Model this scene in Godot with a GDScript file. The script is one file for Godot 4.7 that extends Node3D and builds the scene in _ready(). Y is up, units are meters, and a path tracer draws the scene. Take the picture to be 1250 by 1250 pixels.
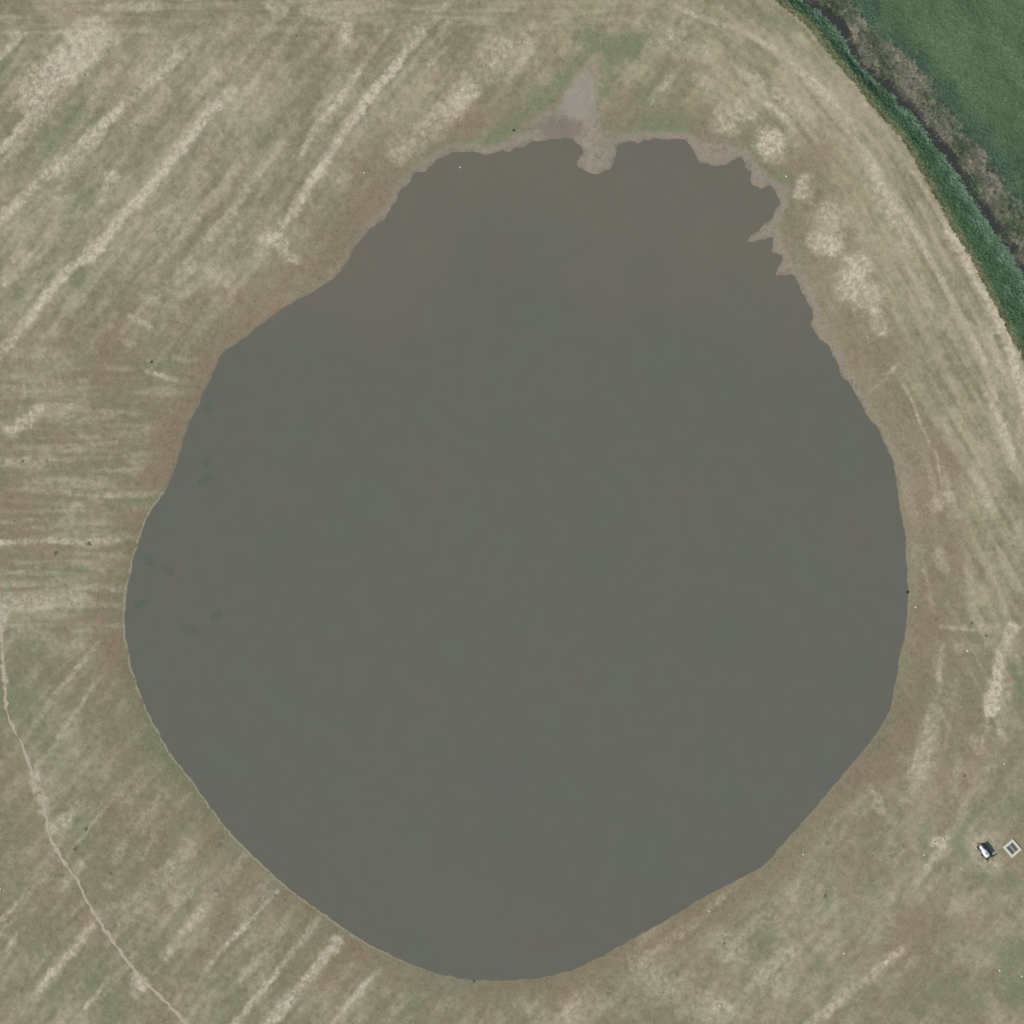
extends Node3D
# A pond in dry grassland seen from high above. Photograph pixels are read as 0.15 m of ground each.

const M := 0.15            # metres of ground for one photograph pixel
const EXT := 240.0         # side of the detailed ground, metres
const TEX := 2048          # side of the ground's colour texture
const GN := 600            # cells of the ground relief
const FN := 600            # cells of the distance fields
const LOW := 1024          # cells of the pattern fields

var pond := PackedVector2Array()
var line_l := PackedVector2Array()
var line_c := PackedVector2Array()
var line_r := PackedVector2Array()
var f_pond := PackedFloat32Array()
var f_l := PackedFloat32Array()
var f_c := PackedFloat32Array()
var f_r := PackedFloat32Array()
var s_pale := PackedFloat32Array()
var s_green := PackedFloat32Array()
var s_brown := PackedFloat32Array()
var s_mud := PackedFloat32Array()
var heights := PackedFloat32Array()
var ground_image: Image
var rng := RandomNumberGenerator.new()
var taken := {}

# ------------------------------------------------------------------ camera and light
func set_view():
	var cam := Camera3D.new()
	cam.name = "camera"
	cam.position = Vector3(0, 700, 0)
	cam.rotation_degrees = Vector3(-90, 0, 0)
	cam.fov = rad_to_deg(2.0 * atan(93.75 / 699.4))
	cam.near = 1.0
	cam.far = 6000.0
	add_child(cam)
	cam.current = true
	var env := Environment.new()
	env.background_mode = Environment.BG_SKY
	var sm := ProceduralSkyMaterial.new()
	sm.sky_top_color = Color(0.44, 0.56, 0.73)
	sm.sky_horizon_color = Color(0.72, 0.78, 0.82)
	sm.sky_curve = 0.2
	sm.ground_bottom_color = Color(0.34, 0.32, 0.26)
	sm.ground_horizon_color = Color(0.6, 0.62, 0.6)
	var sky := Sky.new()
	sky.sky_material = sm
	env.sky = sky
	env.tonemap_mode = Environment.TONE_MAPPER_LINEAR
	env.tonemap_exposure = 1.1
	env.sdfgi_enabled = true
	env.ssao_enabled = true
	env.ssil_enabled = true
	var we := WorldEnvironment.new()
	we.name = "world"
	we.environment = env
	add_child(we)
	var sun := DirectionalLight3D.new()
	sun.name = "sun"
	sun.light_energy = 1.05
	sun.light_color = Color(1.0, 0.965, 0.9)
	sun.light_angular_distance = 0.6
	sun.shadow_enabled = true
	add_child(sun)
	# the sun stands in the lower left of the picture: shadows fall to the upper right
	sun.look_at_from_position(Vector3.ZERO, Vector3(0.78, -1.0, -0.52))

# ------------------------------------------------------------------ helpers
func numbered(called: String) -> String:
	taken[called] = int(taken.get(called, -1)) + 1
	return called if taken[called] == 0 else "%s_%03d" % [called, taken[called]]

func tag(o: Node, label := "", category := "", group := "", kind := ""):
	if label: o.set_meta("label", label)
	if category: o.set_meta("category", category)
	if group: o.set_meta("group", group)
	if kind: o.set_meta("kind", kind)
	return o

func part(called: String, mesh: Mesh, mat: Material, parent: Node, at := Vector3.ZERO) -> MeshInstance3D:
	var o := MeshInstance3D.new()
	o.name = called
	o.mesh = mesh
	o.material_override = mat
	o.position = at
	parent.add_child(o, true)
	return o

func thing(called: String, at: Vector3, turn := 0.0) -> Node3D:
	var o := Node3D.new()
	o.name = numbered(called)
	o.position = at
	o.rotation.y = turn
	add_child(o, true)
	return o

func w2(px: float, py: float) -> Vector2:
	return Vector2((px - 625.0) * M, (py - 625.0) * M)

func to_world(a: Array) -> PackedVector2Array:
	var out := PackedVector2Array()
	for i in range(0, a.size(), 2):
		out.append(w2(a[i], a[i + 1]))
	return out

func mat(c: Color, rough := 0.9, spec := 0.3) -> StandardMaterial3D:
	var m := StandardMaterial3D.new()
	m.albedo_color = c
	m.roughness = rough
	m.metallic_specular = spec
	return m

func noise(sd: int, freq: float, oct := 4, gain := 0.5) -> FastNoiseLite:
	var n := FastNoiseLite.new()
	n.seed = sd
	n.noise_type = FastNoiseLite.TYPE_SIMPLEX_SMOOTH
	n.frequency = freq
	n.fractal_octaves = oct
	n.fractal_gain = gain
	return n

func noise_tex(sd: int, freq: float, lo: Color, hi: Color, size := 256, oct := 4) -> ImageTexture:
	var im := noise(sd, freq, oct).get_seamless_image(size, size)
	var out := Image.create(size, size, false, Image.FORMAT_RGB8)
	for y in size:
		for x in size:
			out.set_pixel(x, y, lo.lerp(hi, im.get_pixel(x, y).r))
	return ImageTexture.create_from_image(out)

# ------------------------------------------------------------------ outlines (photograph pixels)
func outlines():
	pond = to_world([
		270,432, 300,411, 345,376, 400,346, 424,320, 434,300, 453,279, 470,267, 483,246, 490,232, 506,216, 527,199, 545,189, 567,183,
		582,187, 592,190, 611,185, 630,180, 644,176, 656,172, 672,171, 690,168, 700,170, 704,176, 713,185, 704,201, 714,208, 728,211,
		745,204, 752,187, 754,175, 768,174, 798,170, 827,170, 843,174, 845,185, 853,196, 871,202, 890,198, 902,192, 912,198, 916,217, 926,227, 944,229,
		951,240, 948,255, 934,273, 914,291, 918,295, 930,294, 944,289, 941,305, 955,314, 948,333, 952,336, 968,334, 973,345, 991,379, 990,397, 1004,415, 1014,428, 1024,446, 1029,463,
		1040,471, 1053,500, 1071,523, 1084,551, 1092,569, 1096,607, 1103,640, 1106,662, 1107,690, 1108,720, 1108,745, 1104,780, 1098,802,
		1093,835, 1088,858, 1083,874, 1070,895, 1047,924, 1030,945, 1010,968, 980,1003, 955,1032, 930,1058, 900,1074, 860,1095, 828,1115,
		790,1136, 750,1159, 715,1177, 680,1190, 640,1196, 600,1197, 570,1195, 540,1190, 500,1176, 465,1160, 430,1140, 400,1118, 370,1098,
		340,1074, 300,1036, 270,1003, 245,967, 225,941, 205,914, 190,887, 175,857, 163,823, 155,788, 152,757, 155,722, 163,682, 174,647,
		186,621, 201,600, 212,575, 222,545, 231,515, 240,500, 250,475, 260,455, 266,441])
	pond = rounded(pond)
	line_l = to_world([700,-210, 820,-110, 900,-45, 950,0, 985,27, 1014,64, 1044,99, 1069,131, 1099,164, 1112,182, 1137,228, 1166,280, 1191,321, 1220,377, 1237,411, 1262,455, 1305,530, 1350,615, 1440,790])
	line_c = to_world([740,-210, 865,-105, 940,-42, 990,0, 1007,12, 1025,28, 1038,50, 1052,76, 1076,97, 1094,111, 1114,131, 1128,149, 1143,169, 1158,187, 1171,206, 1185,228, 1198,249, 1220,279, 1236,302, 1251,328, 1300,415, 1360,520, 1440,670])
	line_r = to_world([790,-210, 915,-105, 985,-45, 1036,0, 1064,30, 1111,74, 1138,99, 1155,129, 1178,159, 1203,186, 1222,211, 1250,252, 1310,345, 1370,450, 1440,575])

func rounded(line: PackedVector2Array) -> PackedVector2Array:
	var out := PackedVector2Array()
	var n := line.size()
	for i in n:
		out.append(line[i])
		out.append(line[i].cubic_interpolate(line[(i + 1) % n], line[(i - 1 + n) % n], line[(i + 2) % n], 0.5))
	return out

func seg_dist(p: Vector2, line: PackedVector2Array, closed: bool) -> float:
	var best := 1e9
	var n := line.size()
	var last := n if closed else n - 1
	for i in last:
		var a := line[i]
		var b := line[(i + 1) % n]
		var ab := b - a
		var t := clampf((p - a).dot(ab) / ab.length_squared(), 0.0, 1.0)
		var d := p.distance_squared_to(a + ab * t)
		if d < best: best = d
	return sqrt(best)

func side_dist(p: Vector2, line: PackedVector2Array) -> float:
	var best := 1e9
	var sgn := 1.0
	for i in line.size() - 1:
		var a := line[i]
		var ab := line[i + 1] - a
		var t := clampf((p - a).dot(ab) / ab.length_squared(), 0.0, 1.0)
		var d := p.distance_squared_to(a + ab * t)
		if d < best - 1e-6:
			best = d
			sgn = -signf(ab.cross(p - a))
	return sqrt(best) * sgn

func cell(i: int, n: int) -> float:
	return (i + 0.5) / n * EXT - EXT * 0.5

func lookup(f: PackedFloat32Array, n: int, x: float, z: float) -> float:
	var u := clampf((x / EXT + 0.5) * n - 0.5, 0.0, n - 1.001)
	var v := clampf((z / EXT + 0.5) * n - 0.5, 0.0, n - 1.001)
	var iu := int(u)
	var iv := int(v)
	u -= iu
	v -= iv
	var k := iv * n + iu
	return lerpf(lerpf(f[k], f[k + 1], u), lerpf(f[k + n], f[k + n + 1], u), v)

func grown(f: PackedFloat32Array, n: int, to: int) -> PackedFloat32Array:
	var im := Image.create_from_data(n, n, false, Image.FORMAT_RF, f.to_byte_array())
	im.resize(to, to, Image.INTERPOLATE_BILINEAR)
	return im.get_data().to_float32_array()

func fields():
	var cn := 150
	var coarse := PackedFloat32Array()
	coarse.resize(cn * cn)
	for j in cn:
		for i in cn:
			var p := Vector2(cell(i, cn), cell(j, cn))
			var d := seg_dist(p, pond, true)
			coarse[j * cn + i] = -d if Geometry2D.is_point_in_polygon(p, pond) else d
	f_pond = grown(coarse, cn, FN)
	var rough_edge := noise(5, 0.33, 5, 0.62)
	for j in FN:
		for i in FN:
			var k := j * FN + i
			if absf(f_pond[k]) < 3.5:
				var p := Vector2(cell(i, FN), cell(j, FN))
				# the shore is a little frayed
				var fray := 0.42 + 0.6 * (1.0 - smoothstep(-60.0, -48.0, p.y)) + 0.35 * smoothstep(35.0, 50.0, p.x) * (1.0 - smoothstep(-30.0, -10.0, p.y))
				var q := p + Vector2(rough_edge.get_noise_2d(p.x, p.y), rough_edge.get_noise_2d(p.x + 300, p.y)) * fray
				var d := seg_dist(q, pond, true)
				f_pond[k] = -d if Geometry2D.is_point_in_polygon(q, pond) else d
	var dn := 240
	f_l.resize(dn * dn)
	f_c.resize(dn * dn)
	f_r.resize(dn * dn)
	for j in dn:
		for i in dn:
			var p := Vector2(cell(i, dn), cell(j, dn))
			var k := j * dn + i
			f_l[k] = side_dist(p, line_l)
			if f_l[k] > -8.0:
				f_c[k] = side_dist(p, line_c)
				f_r[k] = side_dist(p, line_r)
			else:
				f_c[k] = f_l[k] - 6.0
				f_r[k] = f_l[k] - 12.0
	f_l = grown(f_l, dn, FN)
	f_c = grown(f_c, dn, FN)
	f_r = grown(f_r, dn, FN)

# ------------------------------------------------------------------ marks on the ground: dry swathes, tracks, bare patches, greener and browner patches
func stroke(buf: PackedFloat32Array, warp_a: FastNoiseLite, pts: Array, width: float, strength: float, frayed := 1.0):
	# pts and width in photograph pixels
	var line := to_world(pts)
	if line.size() == 1: line.append(line[0] + Vector2(0.05, 0.05))
	var half := width * M * 0.5
	var lo := line[0]
	var hi := line[0]
	for p in line:
		lo = lo.min(p)
		hi = hi.max(p)
	var pad := half * 1.8 + 0.6
	var k := LOW / EXT
	var x0 := clampi(int((lo.x - pad + EXT * 0.5) * k), 0, LOW - 1)
	var x1 := clampi(int((hi.x + pad + EXT * 0.5) * k) + 1, 0, LOW - 1)
	var z0 := clampi(int((lo.y - pad + EXT * 0.5) * k), 0, LOW - 1)
	var z1 := clampi(int((hi.y + pad + EXT * 0.5) * k) + 1, 0, LOW - 1)
	for j in range(z0, z1 + 1):
		for i in range(x0, x1 + 1):
			var p := Vector2(cell(i, LOW), cell(j, LOW))
			var d := seg_dist(p, line, false)
			if d > pad: continue
			var n := warp_a.get_noise_2d(p.x, p.y)
			var ends := minf(p.distance_to(line[0]), p.distance_to(line[line.size() - 1]))
			var thin := 1.0 if half > 1.0 else 0.55 + 0.45 * smoothstep(0.0, 4.0, ends)
			thin *= clampf(1.0 + 1.1 * warp_a.get_noise_2d(p.x * 0.16 + 33.0, p.y * 0.16), 0.65, 1.3)
			d += n * (0.35 + half * 0.55) * frayed
			var a := clampf(1.4 - d / maxf(half, 0.2), 0.0, 1.0)
			a = a * a * (3.0 - 2.0 * a)
			if a > 0.0:
				a *= strength * thin * clampf(0.85 + 0.9 * warp_a.get_noise_2d(p.y * 2.3 + 90.0, p.x * 2.3), 0.25, 1.25)
				buf[j * LOW + i] = 1.0 - (1.0 - buf[j * LOW + i]) * (1.0 - minf(a, 0.97))

func marks():
	var w := noise(11, 0.42, 4, 0.6)
	for b in 4:
		var z := PackedFloat32Array()
		z.resize(LOW * LOW)
		if b == 0: s_pale = z
		elif b == 1: s_green = z
		elif b == 2: s_brown = z
		else: s_mud = z
	var pale := [
		[[0,70, 12,58, 28,45], 8, .5], [[112,50, 90,72, 62,95, 42,118], 44, .62], [[122,46, 98,62], 34, .5], [[45,135, 20,165, -20,205], 9, .55],
		[[218,72, 170,113, 130,148, 100,175, 60,210, 35,235, -30,296], 11, .66], [[80,198, 62,214], 17, .5], [[285,110, 250,145, 215,190, 175,238, 150,265, 120,305, 80,332, 45,375, 15,415, -30,462], 11, .72],
		[[124,300, 104,318], 15, .5], [[137,216, 124,240], 17, .62], [[88,238, 70,246], 10, .42], [[205,112, 165,155], 11, .35], [[235,50, 205,70], 22, .3], [[262,90, 240,118], 12, .35],
		[[424,32, 418,48], 13, .5], [[424,40, 410,76], 6, .55], [[472,38, 440,85, 415,120, 388,152, 368,188], 8, .6], [[405,118, 388,142], 12, .35],
		[[515,38, 480,85, 450,120, 425,155, 400,195, 376,226, 355,265, 334,288], 10, .82], [[500,60, 450,122], 8, .4], [[324,292, 344,296], 20, .55], [[350,312, 362,318], 12, .45], [[545,58, 512,92], 6, .42],
		[[605,55, 570,105, 525,155, 490,186], 30, .38], [[500,178, 480,190], 16, .42], [[575,110, 548,140], 18, .42], [[650,62, 632,84], 7, .5], [[640,60, 610,90], 24, .3],
		[[215,325, 255,330, 285,352], 10, .42], [[172,362, 218,382], 9, .42], [[262,290, 300,300], 10, .25], [[30,310, 10,340], 14, .35], [[60,300, 45,320], 8, .3],
		[[180,454, 213,463], 6, .85], [[214,437, 230,440], 8, .62], [[160,386, 182,398], 7, .5], [[134,449, 152,451], 4, .62], [[114,543, 142,540], 6, .62], [[15,528, 52,498], 13, .55], [[152,417, 162,420], 7, .5],
		[[-40,664, 60,660, 100,662, 148,660], 6, .62], [[115,660, 145,659], 8, .6], [[115,605, 195,603], 7, .38], [[60,604, 100,602], 6, .25], [[-30,736, 50,736, 98,732], 22, .36], [[-6,774, 4,748], 14, .85], [[4,812, 8,832], 5, .85], [[112,695, 127,696], 8, .42], [[-30,700, 70,699], 5, .28], [[-30,640, 60,634], 5, .25], [[100,500, 180,505], 5, .22], [[110,575, 175,572], 5, .25], [[20,570, 60,566], 5, .25],
		[[44,948, 46,960], 13, .55], [[52,975, 55,988], 14, .6], [[76,1003, 70,1008], 20, .65], [[90,990, 105,985], 14, .3], [[168,1196, 175,1202], 15, .6], [[162,1212, 166,1216], 9, .6],
		[[28,907, 50,875, 65,850, 95,815, 118,785], 6, .42], [[45,878, 55,865], 8, .4], [[62,920, 85,880, 105,850, 122,828], 6, .42], [[70,900, 76,888], 8, .3], [[112,1130, 95,1155, 65,1185, 38,1218], 9, .62], [[132,1195, 98,1238], 6, .5], [[20,1140, 10,1165], 8, .4], [[60,1160, 40,1190], 7, .25],
		[[262,1094, 235,1125, 208,1158], 10, .48], [[206,1160, 201,1166], 13, .5], [[338,1088, 300,1130, 265,1165, 248,1188], 5, .56], [[388,1123, 350,1170, 310,1220, 272,1268], 8, .66], [[412,1150, 375,1195, 345,1230, 310,1275], 13, .66], [[405,1156, 380,1188], 10, .45], [[463,1184, 430,1220, 395,1262], 8, .62], [[502,1238, 480,1265], 6, .5], [[362,1108, 325,1152], 9, .32], [[325,1165, 295,1195], 12, .25], [[152,1032, 140,1052], 9, .42], [[188,1026, 172,1048], 6, .32], [[230,1035, 205,1075], 22, .25], [[130,1080, 136,1086], 7, .55], [[150,1103, 154,1110], 7, .45], [[96,1052, 101,1056], 8, .45], [[200,970, 170,1010], 14, .22], [[220,1090, 212,1100], 9, .35], [[310,1115, 280,1150], 9, .25],
		[[1098,1160, 1055,1195, 1030,1215, 985,1255], 11, .46], [[1165,1010, 1140,1045, 1108,1092], 9, .46], [[1196,1030, 1208,1050], 30, .5], [[1141,1028], 12, .6], [[1152,1024], 9, .6], [[700,1232, 730,1225], 30, .25], [[780,1185, 800,1200], 30, .28], [[880,1150, 900,1165], 34, .26], [[830,1215, 870,1240], 34, .24], [[930,1190, 960,1205], 24, .26], [[640,1225, 660,1240], 18, .26], [[960,1160, 940,1180], 14, .3],
		[[1236,766, 1222,800, 1216,830, 1208,868], 14, .9], [[1205,880, 1199,912], 5, .5], [[1148,765, 1190,768, 1218,764], 6, .42], [[1142,868, 1126,920, 1118,948], 18, .42], [[1150,790, 1144,850], 8, .3], [[1100,925, 1140,935], 10, .3], [[1062,960, 1082,988], 8, .42], [[1090,1000, 1070,985], 12, .25], [[1210,935, 1190,960, 1170,1000], 12, .3], [[1188,905, 1196,915], 12, .35], [[1243,800, 1246,820], 6, .4], [[1195,905, 1210,890], 8, .3], [[1146,672, 1152,690], 14, .32], [[1240,640, 1236,700], 8, .25], [[1200,765, 1207,790], 8, .45], [[1170,790, 1200,792], 10, .3],
		[[1040,98, 1062,133, 1102,192, 1132,238, 1162,288], 6, .4], [[1158,280, 1190,335, 1215,385, 1232,420, 1243,460, 1260,520], 14, .68], [[818,5, 850,20, 890,32, 920,46, 945,60, 966,78], 6, .55], [[960,68, 990,100, 1020,125], 9, .4], [[975,86, 1010,115, 1045,162, 1065,202, 1086,252, 1112,302], 10, .42], [[905,88, 945,112, 985,140], 14, .3], [[915,112, 945,132, 972,156], 8, .46], [[1065,200, 1075,240, 1090,270], 16, .3],
		[[1090,240, 1120,290, 1150,342, 1180,402, 1205,452, 1220,510, 1236,562], 8, .42], [[1130,290, 1160,350], 18, .22], [[1198,465, 1214,500, 1224,530, 1240,562], 7, .55], [[1100,300, 1130,360, 1145,400], 12, .25], [[1190,400, 1215,470], 14, .3], [[1092,456, 1110,482, 1125,520, 1143,556, 1150,592], 3, .4], [[1083,457, 1097,444], 5, .85], [[1060,480, 1085,460], 4, .4], [[1150,500, 1165,545], 8, .3], [[1155,585, 1165,640], 10, .22], [[1140,620, 1150,610], 16, .32],
		[[893,135, 886,150], 30, .5], [[905,128, 918,140], 14, .45], [[938,168, 944,186], 24, .62], [[930,180, 950,178], 18, .5], [[984,216, 976,238], 13, .7], [[990,228, 986,244], 10, .6], [[1012,262, 1008,290], 34, .7], [[994,296, 1020,302], 20, .5], [[1046,326, 1040,352, 1060,362], 32, .66], [[1070,385, 1076,402], 16, .52], [[962,170, 975,182], 18, .3], [[820,92, 796,122], 9, .5], [[850,95, 870,110], 14, .3], [[780,30, 830,40], 16, .3], [[800,55, 860,65], 20, .26], [[690,20, 650,30], 12, .25], [[480,5, 380,15], 14, .25], [[300,20, 270,40], 20, .25], [[330,5, 345,12], 14, .35], [[130,10, 190,8], 12, .3], [[0,42, 110,38, 200,40], 5, .35]]
	for s in pale: stroke(s_pale, w, s[0], s[1] * (1.0 if s[1] < 9 else 1.18) + 0.5, minf(s[2] * 1.1, 0.95), 0.75)
	# many faint swathes where the mower or the rake passed, in the direction in which each part was worked
	var rr := RandomNumberGenerator.new()
	rr.seed = 7
	for k in 215:
		var c: Vector2
		var dir: Vector2
		if k < 70:
			c = Vector2(rr.randf_range(-40, 620), rr.randf_range(30, 420))
			dir = Vector2(0.63, -0.78).rotated(rr.randf_range(-0.06, 0.06))
		elif k < 105:
			c = Vector2(rr.randf_range(-20, 190), rr.randf_range(430, 770))
			dir = Vector2(1, 0).rotated(rr.randf_range(-0.05, 0.05))
		elif k < 165:
			c = Vector2(rr.randf_range(0, 520), rr.randf_range(960, 1270))
			dir = Vector2(0.66, -0.75).rotated(rr.randf_range(-0.06, 0.06))
		elif k < 190:
			c = Vector2(rr.randf_range(1110, 1240), rr.randf_range(380, 960))
			dir = Vector2(0.3, 0.95).rotated(rr.randf_range(-0.1, 0.1) + maxf(c.y - 650.0, 0.0) / 300.0 * 0.5)
		else:
			c = Vector2(rr.randf_range(620, 1080), rr.randf_range(1080, 1270))
			dir = Vector2(0.72, -0.69).rotated(rr.randf_range(-0.2, 0.2))
		var long := rr.randf_range(25, 95) * (0.6 if k >= 70 else 1.0)
		stroke(s_pale, w, [c.x - dir.x * long, c.y - dir.y * long, c.x, c.y, c.x + dir.x * long, c.y + dir.y * long], rr.randf_range(4, 14), rr.randf_range(0.1, 0.32))
	var green := [
		[[560,175, 530,185, 500,212], 16, .4], [[660,115, 625,150, 585,172], 22, .45], [[780,150, 830,150], 22, .4], [[700,75, 690,92], 26, .4],
		[[722,48, 772,60], 26, .85], [[748,68, 738,110], 18, .6], [[700,85, 690,100], 22, .45], [[690,100, 650,140, 600,172, 575,178], 13, .66], [[504,226, 484,254], 13, .66], [[950,212, 962,222], 18, .8], [[905,165, 935,200], 16, .5], [[960,240, 962,275], 16, .5], [[730,150, 770,165, 840,160], 14, .5], [[975,300, 980,330], 18, .4], [[990,60, 1010,85], 14, .4], [[940,20, 965,30], 12, .5],
		[[20,840, 45,880], 34, .5], [[12,735, 8,700], 12, .4], [[10,850, 0,880], 20, .4], [[100,1005, 92,1035], 20, .5], [[70,910, 80,960], 26, .35], [[185,900, 225,950, 255,990], 18, .55], [[175,870, 185,890], 10, .4], [[250,1195, 285,1205], 22, .4], [[105,1188, 125,1210], 26, .4], [[20,1070, 30,1090], 16, .4], [[90,140, 60,180], 20, .4], [[95,235, 110,240], 16, .45], [[0,95, 10,75], 14, .45], [[60,250, 40,265], 16, .3], [[180,220, 200,200], 14, .25], [[300,60, 330,50], 14, .25], [[265,140, 280,160], 12, .25],
		[[1240,1170, 1245,1200], 46, .62], [[1150,1205, 1180,1215], 34, .46], [[1195,990, 1245,985], 26, .46], [[1200,1068, 1235,1080], 24, .5], [[1030,1125, 1045,1110], 20, .42], [[1012,1092, 1008,1105], 12, .5], [[1060,1085, 1080,1075], 16, .35], [[1242,815, 1246,850], 14, .6], [[1155,712, 1150,745], 10, .4], [[1170,725], 10, .45], [[1130,1010, 1125,1030], 12, .4], [[1170,1030, 1175,1050], 16, .42], [[1165,905, 1162,920], 14, .45], [[92,425, 105,440], 22, .4], [[180,430, 205,425], 14, .35], [[0,555, 4,590], 14, .5], [[130,490, 170,510], 22, .3], [[940,1140, 920,1160], 14, .3], [[885,1150, 880,1160], 10, .4], [[1130,470, 1140,500], 20, .3], [[780,40, 760,75], 22, .4]]
	for s in green: stroke(s_green, w, s[0], s[1] * 1.2, s[2], 1.1)
	# mud flats bared by the falling water
	var mud := [
		[[728,172, 726,204], 44, .95], [[712,182, 744,192], 30, .95], [[862,184, 890,186], 34, .95], [[845,178, 905,190], 20, .9], [[920,210, 932,224], 22, .9], [[958,236, 946,262, 928,284], 22, .95], [[916,293, 945,284], 14, .95], [[952,300, 956,330], 24, .95], [[968,322, 986,352, 996,385], 16, .8], [[704,130, 712,112, 722,96], 34, .9], [[700,128, 676,142, 652,156, 636,170], 20, .85], [[716,110, 724,150], 22, .85], [[722,140, 724,168], 22, .9], [[648,168, 640,176, 612,180, 580,183], 12, .85], [[660,148, 686,136], 14, .8], [[760,168, 800,164, 845,166], 10, .85], [[560,186, 530,192, 505,210], 7, .7], [[486,238, 470,262, 450,274], 8, .7], [[1000,400, 1030,448, 1050,480], 10, .6], [[1040,474, 1075,520, 1092,562], 8, .5]]
	for s in mud: stroke(s_mud, w, s[0], s[1], s[2], 0.9)
	var brown := [
		[[1175,640, 1172,720, 1168,800], 18, .4], [[1130,700, 1128,800, 1112,880, 1085,935], 26, .45], [[1200,900, 1180,960, 1150,1010], 20, .4], [[1150,1090, 1100,1150, 1070,1180], 26, .4], [[130,900, 180,980, 260,1060, 350,1130], 26, .3],
		[[560,160, 500,200, 470,240, 430,290, 390,330], 36, .42], [[610,130, 570,150], 40, .4], [[300,395, 265,425, 240,470, 215,530, 195,585], 20, .5], [[1010,440, 1050,510, 1090,580, 1115,640], 34, .3], [[960,1050, 880,1120, 790,1160, 700,1205], 32, .4],
		[[168,370, 150,400, 122,452], 24, .5], [[228,440, 232,470, 222,490], 14, .6], [[45,518, 80,542], 26, .5], [[195,515, 186,560, 178,590], 18, .5], [[-10,612, 60,628], 22, .35], [[115,618, 168,614], 18, .5], [[475,225, 445,250], 34, .5], [[455,180, 440,200], 28, .5], [[600,140, 580,150], 26, .4], [[15,940, 40,1010, 75,1060], 26, .35], [[100,1105, 130,1150], 24, .4], [[370,1180, 400,1190], 36, .4], [[270,1140, 250,1165], 22, .35], [[125,720, 120,780, 130,820], 20, .35], [[1160,570, 1135,545, 1140,620], 30, .42], [[1080,420, 1100,440], 26, .35], [[1110,1120, 1160,1135, 1200,1125], 34, .5], [[1060,950, 1070,935], 26, .4], [[1158,870, 1152,960], 16, .52], [[1140,960, 1125,985], 26, .42], [[770,128, 745,105], 22, .4], [[815,72, 850,80], 22, .32], [[985,175, 1000,190], 26, .32], [[275,5, 268,22], 18, .6], [[300,25, 290,35], 16, .4], [[40,105, 65,125], 14, .25], [[20,140, 30,155], 24, .3], [[1020,330, 1030,345], 14, .5], [[690,12, 640,25], 22, .25], [[1060,640, 1120,650], 10, .2]]
	for k in 130:
		var c := Vector2(rr.randf_range(-20, 1260), rr.randf_range(0, 1260))
		var dir := Vector2(0.66, -0.75).rotated(rr.randf_range(-0.3, 0.3))
		if k < 45: c = Vector2(rr.randf_range(-20, 230), rr.randf_range(380, 780))
		if c.x < 260.0 and c.y > 420.0 and c.y < 780.0: dir = Vector2(1, 0).rotated(rr.randf_range(-0.1, 0.1))
		elif c.x > 850.0 and c.y < 900.0: dir = Vector2(0.45, 0.9).rotated(rr.randf_range(-0.15, 0.15))
		var long := rr.randf_range(5, 35)
		stroke(s_brown if k % 2 == 0 or k < 30 else s_green, w, [c.x - dir.x * long, c.y - dir.y * long, c.x + dir.x * long, c.y + dir.y * long], rr.randf_range(5, 20), rr.randf_range(0.15, 0.5), 1.2)
	for s in brown: stroke(s_brown, w, s[0], s[1] * 1.25, s[2], 1.1)

# ------------------------------------------------------------------ relief
func raw_height(x: float, z: float, p: float, l: float, c: float, r: float, small: FastNoiseLite) -> float:
	var h: float
	if p < 0.0:
		h = -1.6 * (1.0 - exp(p / 9.0))
	else:
		h = 1.25 * (1.0 - exp(-p / 13.0))
		h += (small.get_noise_2d(x, z) * 0.07 + small.get_noise_2d(x * 0.12, z * 0.12) * 0.25) * minf(p * 0.12, 1.0)
	if l > -1.0:
		var top := h
		if c < -1.2:
			var wide := maxf(l - c - 1.2, 0.5)
			var t := clampf(l / wide, 0.0, 1.0)
			t = t * t * (3.0 - 2.0 * t)
			h = lerpf(top, -0.35, t)
		elif c < 1.2:
			h = -0.35 - 0.5 * (1.0 - (c / 1.2) * (c / 1.2))
		else:
			var wide := maxf(c - 1.2 - r, 0.5)
			var t := clampf((c - 1.2) / (wide + 1.0), 0.0, 1.0)
			t = t * t * (3.0 - 2.0 * t)
			h = lerpf(-0.35, 0.95 + small.get_noise_2d(x * 0.12, z * 0.12) * 0.2, t)
		h += small.get_noise_2d(x * 1.7, z * 1.7) * 0.1
	return h

func ground_y(x: float, z: float) -> float:
	var n := GN + 1
	var u := clampf((x / EXT + 0.5) * GN, 0.0, GN - 0.001)
	var v := clampf((z / EXT + 0.5) * GN, 0.0, GN - 0.001)
	var iu := int(u)
	var iv := int(v)
	u -= iu
	v -= iv
	var k := iv * n + iu
	return lerpf(lerpf(heights[k], heights[k + 1], u), lerpf(heights[k + n], heights[k + n + 1], u), v)

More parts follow.
